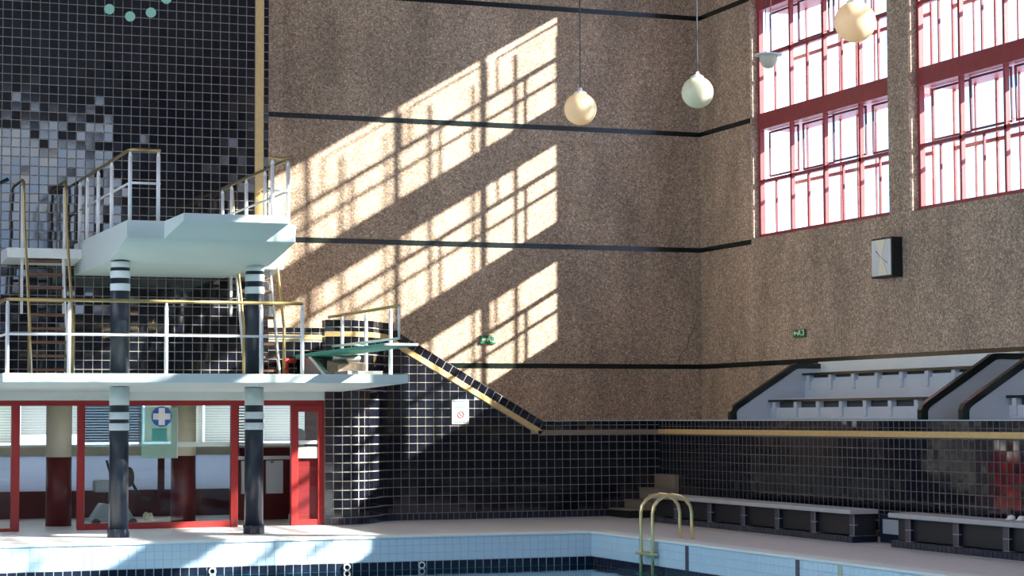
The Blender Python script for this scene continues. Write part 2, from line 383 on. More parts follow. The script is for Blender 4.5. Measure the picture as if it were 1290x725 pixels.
# tiles round the curved nose
arc = [0]
for i in range(1, len(nose)): arc.append(arc[-1]+math.dist(nose[i], nose[i-1]))
def on_arc(s):
    s = max(0, min(s, arc[-1]))
    for i in range(1, len(arc)):
        if s <= arc[i]:
            k = (s-arc[i-1])/(arc[i]-arc[i-1]); return Vector((nose[i-1][0]*(1-k)+nose[i][0]*k, nose[i-1][1]*(1-k)+nose[i][1]*k, 0))
    return Vector((*nose[-1], 0))
n = int(arc[-1]/.148)
pitch = arc[-1]/n
st = MB(); stp = MB()
for i in range(n):
    p0 = on_arc(i*pitch); p1 = on_arc((i+1)*pitch); S = (p1-p0).normalized(); N = Vector((S.y, -S.x, 0)); wd = (p1-p0).length
    j = 0
    while .12+j*P < ZN-.02:
        z0 = .12+j*P; z1 = min(z0+P, ZN); j += 1
        xm = (p0.x+p1.x)/2
        z1 = min(z1, topz(xm)) if xm > 11.1 else z1
        if z0 < 3.10 < z1-.02 or z0 < 3.16 < z1-.02 and False: pass
        if z1-z0 < .04: continue
        stuff_add(st, [(.006, z0+.006), (wd-.006, z0+.006), (wd-.006, z1-.006), (.006, z1-.006)], p0, S, Vector((0, 0, 1)), N, .008, .3)
n = int(arc[-1]/.105); pitch = arc[-1]/n
for i in range(n):
    p0 = on_arc(i*pitch); p1 = on_arc((i+1)*pitch); S = (p1-p0).normalized(); N = Vector((S.y, -S.x, 0)); wd = (p1-p0).length
    stuff_add(stp, [(.005, .005), (wd-.005, .005), (wd-.005, .115), (.005, .115)], p0, S, Vector((0, 0, 1)), N, .014, .3)
st.build('tile', 'black_tile', wall_lo, kind='stuff'); stp.build('tile', 'navy_tile', wall_lo, kind='stuff', label='narrow plinth tiles')
# side of the nose block over the platform
sd = MB()
for i in range(1):
    for j in range(7):
        stuff_add(sd, [(i*.155+.006, 2.42+j*.137+.006), ((i+1)*.155-.006, 2.42+j*.137+.006), ((i+1)*.155-.006, 2.42+(j+1)*.137-.006), (i*.155+.006, 2.42+(j+1)*.137-.006)], Vector((9.68, 34.235, 0)), Vector((0, -1, 0)), Vector((0, 0, 1)), Vector((-1, 0, 0)), .008, .3)
sd.build('tile', 'navy_tile', wall_lo, kind='stuff')
# brass band round the nose
bb = MB(); pr = None
ring = [on_arc(arc[-1]*k/40) for k in range(41)]
outl = []; inn = []
for k, p in enumerate(ring):
    t_ = (ring[min(k+1, 40)]-ring[max(k-1, 0)]).normalized(); N = Vector((t_.y, -t_.x, 0)); outl.append(p+N*.02); inn.append(p)
for k in range(39):
    z1 = 3.185-max(0, outl[k].x-11.0)*.5; z0 = z1-.085; z1b = 3.185-max(0, outl[k+1].x-11.0)*.5; z0b = z1b-.085
    A, B = outl[k], outl[k+1]; A2, B2 = inn[k], inn[k+1]
    bb.add([(A.x, A.y, z0), (B.x, B.y, z0b), (B.x, B.y, z1b), (A.x, A.y, z1), (A2.x, A2.y, z0), (B2.x, B2.y, z0b), (B2.x, B2.y, z1b), (A2.x, A2.y, z1)],
           [(0, 1, 2, 3), (3, 2, 6, 7), (1, 0, 4, 5)])
bb.build('brass_strip', 'brass', wall_lo)

# ---- right dado
rd = MB().box(XD, XD+.22, -6, YT+.25, 0, 1.685)
wall_rd = struct('wall_right_lower', rd, 'grout_shaded', 'long black tiled dado wall under the side gallery')
tiles(wall_rd, (XD, YT, 0), (0, -1, 0), (0, 0, 1), (-1, 0, 0), [[(0, 0), (41, 0), (41, 1.44), (0, 1.44)], [(0, 1.54), (41, 1.54), (41, 1.685), (0, 1.685)]], P, P, (.018, .007), .0015, 'black_tile', 'blackX', s0=0, t0=-.06, tilt=.3)
MB().box(XD-.02, XD+.01, -6, YT, 1.45, 1.535).build('brass_strip', 'brass', wall_rd, bevel=.003)
MB().box(XD-.012, XD+.22, -6, YT+.05, 1.685, 1.70).build('coping', 'light_grout', wall_rd)
MB().box(13.94, XD, YT-.012, YT+.25, 1.685, 1.697).build('coping', 'light_grout', wall_lo)

# ---- right pebble wall with window bays
OPW = 4.84
BAY = [34.87, 29.39]+[24.18-5.48*k for k in range(5)]   # far jamb of each window bay
wr = MB().box(XR, XR+.27, -6.4, YB, .5, 5.0).box(XR, XR+.27, -6.4, YB, 11.32, HC).box(XR, XR+.27, BAY[0], YB, 5.0, 11.32)
for k in range(7): wr.box(XR, XR+.27, BAY[k+1] if k < 6 else -6.4, BAY[k]-OPW, 5.0, 11.32)
wall_right = struct('wall_right', wr, 'pebble', 'side wall of brown pebble render with tall red framed windows')
wl2 = MB().box(-4.8, -4.1, -6.4, YT, 0, 5.0).box(-4.8, -4.1, -6.4, YT, 11.32, HC).box(-4.8, -4.1, BAY[0], YT, 5.0, 11.32)
for k in range(7): wl2.box(-4.8, -4.1, BAY[k+1] if k < 6 else -6.4, BAY[k]-OPW, 5.0, 11.32)
struct('wall_left', wl2, 'pebble')
rw = MB().box(-4.8, 18.8, -6.6, -6, -.2, 6.6).box(-4.8, 18.8, -6.6, -6, 12.2, HC).box(-4.8, .6, -6.6, -6, 6.6, 12.2).box(13.4, 18.8, -6.6, -6, 6.6, 12.2)
struct('wall_front', rw, 'end_plaster')
# sill shelf
for z, i in ((2.71, 2), (4.945, 3), (7.18, 4), (9.44, 5)):
    t_ = MB(); x = 8.97
    while x < XR-.01:
        x1 = min(x+.30, XR); t_.box(x+.002, x1-.002, YB-.012, YB+.01, z-.045, z+.045); x = x1
    y = YB; ylim = 8 if i == 2 else 34.88
    while y > ylim:
        y1 = max(y-.30, ylim); t_.box(XR-.012, XR+.01, y1+.002, y-.002, z-.045, z+.045); y = y1
    struct('trim_%d' % i, t_, 'stripe_tile', 'thin black tile stripe running round the pebble walls')

# ---- windows (double layer steel frames, top-hung sashes standing open outward)
XI, XO = XR+.20, XR+.85
def window(idx, y1, full=True):
    y0 = y1-OPW; n = 4; cw = (y1-y0)/n
    fr = MB()
    fr.box(XI-.04, XI+.05, y1-.07, y1, 5.0, 11.32).box(XI-.04, XI+.05, y0, y0+.07, 5.0, 11.32).box(XI-.04, XI+.05, y0+.07, y1-.07, 11.22, 11.32).box(XI-.05, XO+.05, y0+.07, y1-.07, 5.0, 5.08)
    o = struct('window_%d' % idx, fr, 'window_red', 'tall red steel window in the pebble side wall')
    for z in (7.0, 9.2): MB().box(XI-.06, XO+.06, y0, y1, z, z+.30).build('transom', 'window_red', o, bevel=.01)
    for i in range(1, n):
        y = y1-i*cw; MB().box(XI-.03, XI+.04, y-.03, y+.03, 5.08, 11.22).build('mullion', 'window_red', o)
    for (z0, zm, z1) in ((5.08, 6.05, 7.0), (7.30, 8.35, 9.20), (9.50, 10.40, 11.22)):
        MB().box(XI-.03, XI+.05, y0+.07, y1-.07, zm-.03, zm+.03).build('rail', 'window_red', o)
        for i in range(n):
            ya = y1-i*cw-.04; yb = y1-(i+1)*cw+.04; ym = (ya+yb)/2
            MB().box(XI-.015, XI+.02, ym-.018, ym+.018, z0, zm-.03).build('glazing_bar', 'window_red', o)
            if full:
                MB().box(XI-.003, XI+.003, ym+.018, ya, z0, zm-.03).build('pane', 'glass', o)
                MB().box(XI-.003, XI+.003, yb, ym-.018, z0, zm-.03).build('pane', 'glass', o)
            # open sash, pushed outward off the frame on its stays
            ang = R(random.choice((0, .5, 1))); h = z1-zm-.11; zt = z1-.02; xh = XI+random.choice((.13, .16, .20))
            def PT(u, dn): return (xh+math.sin(ang)*dn+math.cos(ang)*u, zt-math.cos(ang)*dn+math.sin(ang)*u)
            sa = MB()
            for (ua, ub) in ((ya-.035, ya-.005), (yb+.005, yb+.035)):
                sa.prism([PT(-.015, 0), PT(-.015, h), PT(.015, h), PT(.015, 0)], 1, ua, ub)
            for (d0, d1) in ((0, .035), (h-.035, h)):
                sa.prism([PT(-.015, d0), PT(-.015, d1), PT(.015, d1), PT(.015, d0)], 1, yb+.035, ya-.035)
            s_ = sa.build('sash', 'sash_dark', o)
            if full:
                MB().prism([PT(-.003, .035), PT(-.003, h-.035), PT(.003, h-.035), PT(.003, .035)], 1, yb+.035, ya-.035).build('pane', 'glass', s_)
                MB().tube([(XI+.04, ya-.02, zm+.10), (PT(0, h-.05)[0], ya-.02, PT(0, h-.05)[1])], .008, 6).build('stay', 'window_red', s_)
    # outer layer
    ou = MB()
    for i in range(n+1): ou.box(XO-.02, XO+.02, y1-i*cw-.025, y1-i*cw+.025, 5.02, 11.32)
    ou.build('outer_frame', 'window_red', o)
    ob = MB()
    for i in range(n): ob.box(XO-.015, XO+.015, y1-(i+.5)*cw-.018, y1-(i+.5)*cw+.018, 5.02, 11.22)
    for z in (6.05, 8.35, 10.4): ob.box(XO-.02, XO+.02, y0, y1, z-.03, z+.03)
    ob.build('outer_bars', 'window_red', o)
for k in range(7): window(k+1, BAY[k], k < 3)
# plain frames: unseen left windows added for fill light, end window behind the camera
for k in range(7):
    y1 = BAY[k]; fr = MB()
    for i in range(5): fr.box(-4.5, -4.4, y1-OPW*i/4-.04, y1-OPW*i/4+.04, 5, 11.32)
    for z in (5.04, 7.1, 9.3, 11.28): fr.box(-4.5, -4.4, y1-OPW, y1, z-.05, z+.05)
    struct('window_%d' % (k+8), fr, 'window_red')
fr = MB()
for i in range(9): fr.box(.6+12.8*i/8-.05, .6+12.8*i/8+.05, -6.3, -6.2, 6.6, 12.2)
for z in (6.65, 8.5, 10.4, 12.15): fr.box(.6, 13.4, -6.3, -6.2, z-.05, z+.05)
struct('window_15', fr, 'window_red')

# ------------------------------------------------------------------ pool
pool = bpy.data.objects.new('pool', None); C.objects.link(pool); pool['kind'] = 'structure'; pool['label'] = 'sunken swimming pool lined with light blue tiles above a dark band'; pool['_o'] = (0, 0, 0)
def pick_pool(p): return p.length if inframe(p) else None
TP = .125
tiles(pool, (PX0, PY1, 0), (1, 0, 0), (0, 0, 1), (0, -1, 0), [[(0, -.37), (11.88, -.37), (11.88, -.02), (0, -.02)]], TP, .1167, .004, .006, 'blue_tile', 'blueY', t0=-.37, pick=pick_pool, tilt=.15)
tiles(pool, (PX0, PY1, 0), (1, 0, 0), (0, 0, 1), (0, -1, 0), [[(0, -.62), (11.88, -.62), (11.88, -.37), (0, -.37)]], .128, .125, .010, .008, 'navy_tile', 'navyY', t0=-.62, tilt=.2)
tiles(pool, (PX1, PY1, 0), (0, -1, 0), (0, 0, 1), (-1, 0, 0), [[(0, -.37), (25, -.37), (25, -.02), (0, -.02)]], TP, .1167, .003, .006, 'blue_tile', 'blueX', t0=-.37, tilt=.15)
tiles(pool, (PX1, PY1, 0), (0, -1, 0), (0, 0, 1), (-1, 0, 0), [[(0, -.62), (25, -.62), (25, -.37), (0, -.37)]], .128, .125, .004, .008, 'navy_tile', 'navyX', t0=-.62, tilt=.2)
lin = MB().box(PX0, PX1, PY1-.001, PY1+.02, -3.2, -.0).box(PX1-.001, PX1+.02, PY0, PY1, -3.2, 0).box(PX0-.02, PX0+.001, PY0, PY1, -3.2, 0).box(PX0, PX1, PY0, PY1, -3.22, -3.19)
lin.build('basin', 'light_grout', pool)
lin = MB().box(PX0, PX1, PY1-.006, PY1, -3.2, -.625).box(PX1-.006, PX1, PY0, PY1, -3.2, -.625).box(PX0, PX1, PY0, PY1, -3.2, -3.18)
lin.build('basin_lining', 'basin_tile', pool)
MB().box(PX0, PX1+.0, PY1-.03, PY1+.30, -.03, .012).box(PX1-.03, PX1+.30, PY0, PY1-.03, -.03, .012).build('coping', 'white_paint', pool, bevel=.012)
for (x0, y0, x1) in ((864, 690, 868), (1003, 710, 1008)):
    pass
for y, mname in ((26.98, 'mauve_tile'), (23.79, 'mauve_tile'), (22.73, 'cream_tile')):
    MB().box(PX1-.012, PX1, y-.05, y+.05, -.37, -.02).build('marker_strip', mname, pool)
for x in (6.96, 8.97, 10.13):
    r_ = MB(); r_.tube([(x+.045*math.cos(k*math.pi/8), PY1-.03, -.435+.045*math.sin(k*math.pi/8)) for k in range(17)], .012, 6)
    r_.build('lane_eyelet', 'sign_white', pool, smooth=True)
wm = MB(); wm.add([(PX0, PY0, WAT), (PX1, PY0, WAT), (PX1, PY1, WAT), (PX0, PY1, WAT)], [(0, 1, 2, 3)])
wt = wm.build('water', 'water'); wt['kind'] = 'stuff'; wt['label'] = 'calm teal pool water'; wt['category'] = 'water'

# ------------------------------------------------------------------ diving tower
tw = thing('diving_tower', 'white concrete diving tower with two platforms on dark round columns', 'diving tower', (6.95, 32, 0))
# lower platform
lp = MB()
lp.prism([(30.4, 2.27), (34.05, 2.185), (34.98, 2.185), (34.98, ZL), (30.4, ZL)][::-1], 0, 3.98, 9.66)
lp.prism([(30.4, 2.27), (33.93, 2.188), (33.93, ZL), (30.4, ZL)][::-1], 0, 9.66, 9.93)
lp.build('platform', 'platform_paint', tw, bevel=.012, label='wide lower white platform')
MB().box(2.0, 9.67, 34.06, 34.26, 2.05, 2.184).build('beam', 'platform_paint', tw)
# upper platform
upm = MB()
upm.prism([(30.4, 4.335), (31.7, 4.13), (32.0, 4.09), (34.98, 4.09), (34.98, ZU), (30.4, ZU)][::-1], 0, 5.70, 8.19)
upm.prism([(29.1, 4.485), (30.41, 4.337), (30.41, ZU), (29.1, ZU)][::-1], 0, 6.24, 7.75)
upm.build('platform', 'platform_paint', tw, bevel=.008, label='narrow upper white platform')
MB().prism([(34.2, 4.30), (34.9, 4.24), (34.98, 4.24), (34.98, 4.46), (34.2, 4.46)][::-1], 0, 4.53, 5.70).build('landing', 'white_paint', tw, bevel=.01)
MB().prism([(33.9, 4.18), (34.9, 4.10), (34.98, 4.10), (34.98, 4.46), (33.9, 4.46)][::-1], 0, 8.19, 8.93).build('landing', 'platform_paint', tw, bevel=.01)
for x, y in ((5.885, 31.88), (7.985, 32.05)):
    for (z0, z1, rings, cap) in ((0, 2.225, (1.755, 1.59), 1.955), (ZL, 4.10, (3.86, 3.67), 4.01)):
        c_ = MB().lathe([(.143, z0), (.143, z1)], x, y).build('column', 'column_paint', tw, smooth=True)
        for zr in rings: MB().lathe([(.144, zr-.008), (.149, zr), (.149, zr+.092), (.144, zr+.10)], x, y).build('ring', 'ring_white', c_, smooth=True)
        MB().lathe([(.147, cap), (.147, z1-.001)], x, y).build('capital', 'platform_paint', c_, smooth=True)
        if z0 == 0:
            bt = MB().lathe([(.150, 0), (.150, .12)], x, y).build('base', 'grout', c_, smooth=True)
            tl = MB()
            for k in range(20):
                a0 = k*math.pi/10+.02; a1 = (k+1)*math.pi/10-.02
                p = [(x+rr*math.cos(aa), y+rr*math.sin(aa), z) for z in (0, .125) for rr, aa in ((.149, a0), (.165, a0), (.165, a1), (.149, a1))]
                tl.add(p, [(0, 1, 5, 4), (1, 2, 6, 5), (2, 3, 7, 6), (4, 5, 6, 7)])
            tl.build('base_tile', 'navy_tile', c_, kind='stuff')

# ---- railings
def rail(name, label, tops, posts, zb, zt, zm, mids=None, group='white railings with brass handrails'):
    o = thing(name, label, 'railing', (tops[0][0], tops[0][1], zb), group)
    MB().tube([(p[0], p[1], p[2] if len(p) > 2 else zt) for p in tops], .026, 10).build('handrail', 'rail_brass', o, smooth=True)
    MB().tube([(p[0], p[1], (p[2]-(zt-zm)) if len(p) > 2 else zm) for p in (mids or tops)], .019, 8).build('middle_rail', 'post_white', o, smooth=True)
    for p in posts:
        z_t = (p[2] if len(p) > 2 else zt)-.02; z_b = p[3] if len(p) > 3 else zb
        MB().tube([(p[0], p[1], z_b), (p[0], p[1], z_t-.07)], .029, 10).tube([(p[0], p[1], z_t-.07), (p[0], p[1], z_t)], .029, 10, .015).build('post', 'post_white', o, smooth=True)
    return o
rail('railing', 'long brass-topped white railing along the front edge of the lower platform', [(4.05, 34.2), (4.05, 30.62), (4.10, 30.5), (8.33, 30.5)],
     [(4.06, 30.55), (4.05, 32.6), (4.91, 30.5), (6.3, 30.5), (7.70, 30.5), (8.32, 30.5)], ZL, 3.44, 2.95)
rail('railing', 'short sloped-looking white railing beside the springboard at the platform end', [(9.80, 34.25), (9.80, 30.45)],
     [(9.80, 34.2), (9.80, 33.47), (9.80, 32.14), (9.80, 30.87)], ZL, 3.43, 2.94)
MB().tube([(9.80, 30.45, 3.42), (9.80, 30.45, 2.94)], .02, 8).build('end_bar', 'post_white', C.objects['railing.001'], smooth=True)
rail('railing', 'white railing along the left side of the upper platform', [(5.76, 34.9), (5.76, 30.62), (5.80, 30.5), (6.20, 30.5)],
     [(5.77, 30.55), (5.76, 31.95), (5.76, 33.1), (5.76, 34.1), (5.76, 34.8), (6.17, 30.5)], ZU, 5.62, 5.14)
rail('railing', 'white railing along the right side of the upper platform', [(8.13, 34.9), (8.13, 30.5), (7.80, 30.5)],
     [(7.86, 30.5), (8.13, 30.62), (8.13, 32.0), (8.13, 33.2), (8.13, 34.2), (8.13, 34.85)], ZU, 5.58, 5.10)
# ---- steep stairs between the platforms
def stair(label, xc, hw, dark=False):
    o = thing('steep_stair', label, 'stair', (xc, 33.9, ZL), 'steep stairs between the platforms')
    y0, y1, z1 = 33.55, 34.3, 4.42
    for i in range(9):
        k = (i+.55)/9.3; y = y0+(y1-y0)*k; z = ZL+(z1-ZL)*k
        MB().box(xc-hw, xc+hw, y-.02, y+.13, z-.02, z+.02).build('tread', 'tread_wood', o, bevel=.004)
    for s in (-1, 1):
        x = xc+s*(hw+.015)
        MB().prism([(y0-.03, ZL), (y0+.05, ZL), (y1+.05, z1), (y1-.03, z1)], 0, x-.014, x+.014).build('stringer', 'post_white', o)
        xr = xc+s*(hw+.06)
        MB().tube([(xr, y0-.05, ZL+.02), (xr, y0-.06, 3.2), (xr, y0+.16, 3.75), (xr, y1-.15, 4.75), (xr, y1-.02, 5.35), (xr, y1+.02, 5.52), (xr, y1+.15, 5.56), (xr, 34.95, 5.56)], .023, 8).build('handrail', 'rail_brass', o, smooth=True)
        MB().box(xr-.03, xr+.01, y1+.02, y1+.08, 3.42, 5.45).build('newel', 'post_white', o, bevel=.004)
    return o
stair('left steep stair with brown treads rising to the upper platform', 5.12, .27)
stair('right steep stair partly behind a dark column', 8.50, .27)
MB().tube([(4.55, 34.3, 5.55), (4.28, 34.4, 5.42), (4.25, 34.4, 4.3), (4.3, 34.4, 2.45)], .03, 8).build('guard_tube', 'rubber_black', C.objects['steep_stair'], smooth=True, label='dark bent guard tube')

# ---- springboard
sb = thing('springboard', 'teal springboard over the pool at the right end of the lower platform', 'springboard', (9.5, 33, ZL))
MB().prism([(34.35, 2.74), (33.0, 2.755), (29.55, 2.79), (29.45, 2.795), (29.45, 2.83), (33.0, 2.815), (34.35, 2.80)], 0, 9.25, 9.75).build('board', 'board_teal', sb, bevel=.006)
MB().box(9.25, 9.75, 29.38, 29.45, 2.795, 2.83).build('board_tip', 'post_white', sb, bevel=.005)
MB().prism([(34.3, 2.42), (34.3, 2.73), (33.4, 2.75), (32.5, 2.42)], 0, 9.27, 9.33).prism([(34.3, 2.42), (34.3, 2.73), (33.4, 2.75), (32.5, 2.42)], 0, 9.67, 9.73).box(9.27, 9.73, 34.1, 34.3, 2.42, 2.72).build('rear_stand', 'steel', sb, bevel=.004)
MB().prism([(33.42, 2.75), (33.52, 2.75), (32.6, 2.42), (32.5, 2.42)], 0, 9.24, 9.27).build('brace', 'post_white', sb)
MB().prism([(31.9, 2.40), (31.9, 2.60), (32.5, 2.66), (32.5, 2.40)], 0, 9.27, 9.73).build('fulcrum_box', 'rust', sb, bevel=.01)
MB().tube([(9.28, 32.2, 2.69), (9.72, 32.2, 2.69)], .045, 12).build('fulcrum_roller', 'steel', sb, smooth=True)
MB().box(9.22, 9.78, 31.2, 31.9, 2.40, 2.47).build('fulcrum_rail', 'steel', sb, bevel=.01)
kn = MB().tube([(9.10, 34.3, 2.50), (9.10, 34.3, 2.58)], .035, 10).tube([(9.08, 34.3, 2.56), (9.08, 34.3, 2.74)], .045, 10).tube([(9.08, 34.3, 2.70), (9.25, 34.3, 2.70)], .035, 10)
kn.build('handle', 'red_knob', sb, smooth=True, label='bright red handle')

# ------------------------------------------------------------------ glazed room under the platform
YG = 34.2
fr = MB(); 
fr.box(2.0, 9.72, YG-.05, YG+.05, 1.965, 2.045)
fd = struct('window_16', fr, 'frame_red', 'red framed glass front of the first aid room under the platform')
for x0, x1 in ((4.62, 4.75), (5.65, 5.765), (8.13, 8.245)):
    MB().box(x0, x1, YG-.05, YG+.05, 0, 1.965).build('mullion', 'frame_red', fd, bevel=.006)
MB().box(5.765, 8.13, YG-.04, YG+.04, .0, .10).build('bottom_rail', 'frame_red', fd, bevel=.005)
MB().box(2.0, 4.62, YG-.04, YG+.04, .0, .05).build('bottom_rail', 'frame_red', fd, bevel=.005)
MB().box(5.765, 8.13, YG-.004, YG+.004, .10, 1.965).build('pane', 'glass', fd)
MB().box(2.0, 4.62, YG-.004, YG+.004, .05, 1.965).build('pane', 'glass', fd)
MB().box(7.26, 8.13, YG+.03, YG+.06, 1.30, 1.38).build('inner_rail', 'white_paint', fd)
# glazed door at right
dr = MB().box(9.13, 9.25, YG-.07, YG+.03, 0, 1.965).box(9.585, 9.72, YG-.07, YG+.03, 0, 1.965).box(9.25, 9.585, YG-.06, YG+.02, 1.86, 1.965).box(9.25, 9.585, YG-.06, YG+.02, 0.0, .10)
dd = struct('door_1', dr, 'frame_red', 'bright red framed glass door beside the tiled nose', bevel=.006)
MB().box(9.25, 9.585, YG-.025, YG-.015, .10, 1.86).build('pane', 'glass', dd)
MB().box(9.25, 9.585, YG+.02, YG+.03, .10, 1.08).build('lower_panel', 'maroon_gloss', dd)
MB().box(9.25, 9.585, YG-.05, YG+.01, 1.33, 1.39).build('push_bar', 'white_paint', dd, bevel=.004)
MB().box(9.25, 9.585, YG-.05, YG+.01, 1.10, 1.28).build('push_panel', 'white_paint', dd, bevel=.004)
MB().lathe([(.001, -.005), (.115, -.004), (.115, .004), (.001, .005)], 0, 0, 0, 24)
dk = MB(); dk.prism([(9.28+.12*math.cos(a*math.pi/12), 1.47+.12*math.sin(a*math.pi/12)) for a in range(24)], 1, YG+.03, YG+.045); dk.build('round_plate', 'steel', dd)
# room shell
rm = MB().box(1.9, 2.0, YG, 38.9, 0, 2.3).box(11.2, 11.3, YT+.26, 38.9, 0, 2.06).box(1.9, 9.66, YG+.07, 38.9, 2.06, 2.184).box(9.68, 11.3, YT+.26, 38.9, 2.06, 2.30)
struct('wall_room', rm, 'cream')
rb = MB().box(2.0, 11.2, 38.5, 38.9, 0, .47)
br = struct('wall_room_back', rb, 'maroon', 'dark red back wall of the room')
MB().box(2.0, 11.2, 38.55, 38.57, .47, 1.10).build('frosted_pane', 'frosted_blue', br)
MB().box(2.0, 11.2, 38.45, 38.6, 1.10, 1.26).build('sill', 'cream', br)
# window band with blinds
wbn = MB().box(2.0, 11.2, 38.5, 38.6, 1.26, 1.30).box(2.0, 11.2, 38.5, 38.6, 2.0, 2.06)
x = 2.0
while x < 11.2: wbn.box(x-.03, x+.03, 38.5, 38.6, 1.30, 2.0); x += 1.1
wr_ = struct('window_17', wbn, 'white_paint', 'daylit window band with slatted blinds behind the room')
MB().box(2.0, 11.2, 38.54, 38.55, 1.30, 2.0).build('pane', 'glass', wr_)
for k in range(8):
    x0 = 2.05+k*1.1
    for j in range(14):
        z = 1.36+j*.048
        if k == 3 and j < 3: continue
        MB().add([(x0, 38.40, z-.022), (x0+1.05, 38.40, z-.022), (x0+1.05, 38.42, z+.024), (x0, 38.42, z+.024)], [(0, 1, 2, 3)]).build('slat', 'blind' if k != 4 else 'apparatus_grey', wr_)
for cxr, cyr, rr in ((5.60, 35.7, .21), (7.72, 35.9, .21)):
    c_ = tag(MB().lathe([(rr, 0), (rr, 1.13)], cxr, cyr).build('room_column', 'maroon', smooth=True), 'round room column, dark red below and cream above, %s' % ('left of the first aid sign' if cxr < 6 else 'right of the first aid sign'), 'column', 'columns inside the glazed room')
    MB().lathe([(rr, 1.13), (rr, 2.06)], cxr, cyr).build('shaft', 'cream', c_, smooth=True)
# inner partition seen through the glass: pale panels low, doors at right
MB().box(7.80, 7.92, 38.42, 38.46, .30, 1.10).build('batten', 'maroon', br)
MB().box(2.0, 11.2, 38.44, 38.47, .30, .48).build('skirt', 'maroon', br)
MB().box(9.66, 9.70, YG+.04, YT+.25, 0, 2.05).build('door_reveal', 'maroon', wall_lo)
MB().box(9.3, 11.2, 38.40, 38.46, 0, 1.22).build('dado', 'maroon', br)
d2 = struct('door_2', MB().box(8.75, 9.69, 36.4, 36.46, 0, 1.10).box(8.75, 8.80, 36.4, 36.46, 1.10, 2.05).box(9.10, 9.22, 36.4, 36.46, 1.2, 2.05), 'maroon', 'dark red inner double doors with pale panels')
for x0, x1 in ((8.84, 9.12), (9.28, 9.58)):
    MB().box(x0, x1, 36.36, 36.40, .45, 1.02).build('panel', 'panel_blue', d2)
MB().box(8.76, 9.69, 36.32, 36.38, 1.04, 1.10).build('hook_rail', 'white_paint', d2)
for x in (8.95, 9.35):
    MB().tube([(x, 36.34, 1.04), (x, 36.27, .99), (x+.03, 36.24, 1.0)], .018, 6).build('hook', 'steel', d2)
lv = MB()
for j in range(14): lv.box(8.80, 9.08, 36.40, 36.43, 1.32+j*.05, 1.345+j*.05)
lv.build('louvre', 'apparatus_grey', d2, kind='stuff')
# first aid poster with cross
po = thing('first_aid_sign', 'round blue first aid sign with white cross hung on the window', 'sign', (7.0, YG-.02, 1.5))
cxx, czz = 6.99, 1.79
dsc = MB(); dsc.prism([(cxx+.165*math.cos(a*math.pi/20), czz+.165*math.sin(a*math.pi/20)) for a in range(40)], 1, YG-.035, YG-.02); dsc.build('disc', 'sign_blue', po)
h_, w_ = .14, .05
MB().prism([(cxx+a, czz+b) for a, b in ((-w_, -h_), (w_, -h_), (w_, -w_), (h_, -w_), (h_, w_), (w_, w_), (w_, h_), (-w_, h_), (-w_, w_), (-h_, w_), (-h_, -w_), (-w_, -w_))], 1, YG-.045, YG-.035).build('cross', 'sign_white', po)
pp = thing('poster', 'pale green translucent poster with teal patch below the first aid sign', 'poster', (6.95, YG+.03, 1.3))
MB().box(6.67, 7.25, YG+.012, YG+.02, 1.12, 1.94).build('sheet', 'frosted', pp)
MB().box(6.84, 7.08, YG+.006, YG+.012, 1.40, 1.60).build('patch', 'teal_paper', pp)
MB().box(7.25, 7.265, YG+.005, YG+.025, 1.12, 1.96).build('edge_strip', 'sign_white', pp)
# wheeled apparatus
ap = thing('apparatus', 'grey wheeled apparatus with black bars behind the left column', 'apparatus', (6.45, 35.2, 0))
MB().box(6.09, 6.42, 35.05, 35.35, .56, .76).build('body', 'apparatus_grey', ap, bevel=.03)
MB().tube([(6.30, 35.1, .56), (6.28, 35.15, .12)], .02, 8).build('leg', 'rubber_black', ap)
MB().tube([(6.60, 35.25, .60), (6.62, 35.2, .12)], .02, 8).build('leg', 'rubber_black', ap)
MB().tube([(6.36, 35.1, .80), (6.28, 35.1, 1.08)], .02, 8).build('bar', 'rubber_black', ap)
MB().tube([(6.42, 35.1, .70), (6.36, 35.1, 1.05)], .015, 8).build('bar', 'rubber_black', ap)
MB().tube([(6.72, 35.2, .70), (6.86, 35.2, .46), (7.0, 35.2, .44)], .025, 8).build('arm', 'rubber_black', ap)
MB().prism([(6.66+.09*math.cos(a*math.pi/8), .80+.17*math.sin(a*math.pi/8)) for a in range(16)], 1, 35.15, 35.22).build('seat_back', 'rubber_black', ap, bevel=.01)
MB().prism([(6.0, .08), (6.75, .08), (6.6, .34), (6.2, .38)], 1, 35.0, 35.4).build('base', 'apparatus_grey', ap, bevel=.02)
for x in (6.1, 6.7): MB().tube([(x, 35.0, .07), (x, 35.06, .07)], .07, 12).build('wheel', 'rubber_black', ap)
tw_ = MB()
for i in range(14): tw_.tube([(6.98+random.uniform(-.07, .07), 35.2+random.uniform(-.07, .07), .10+random.uniform(0, .08)), (6.98+random.uniform(-.07, .07), 35.2+random.uniform(-.07, .07), .10+random.uniform(0, .1))], .035, 6)
tag(tw_.build('towel', 'cream', smooth=True), 'crumpled cream towel on the floor beside the grey apparatus', 'towel')

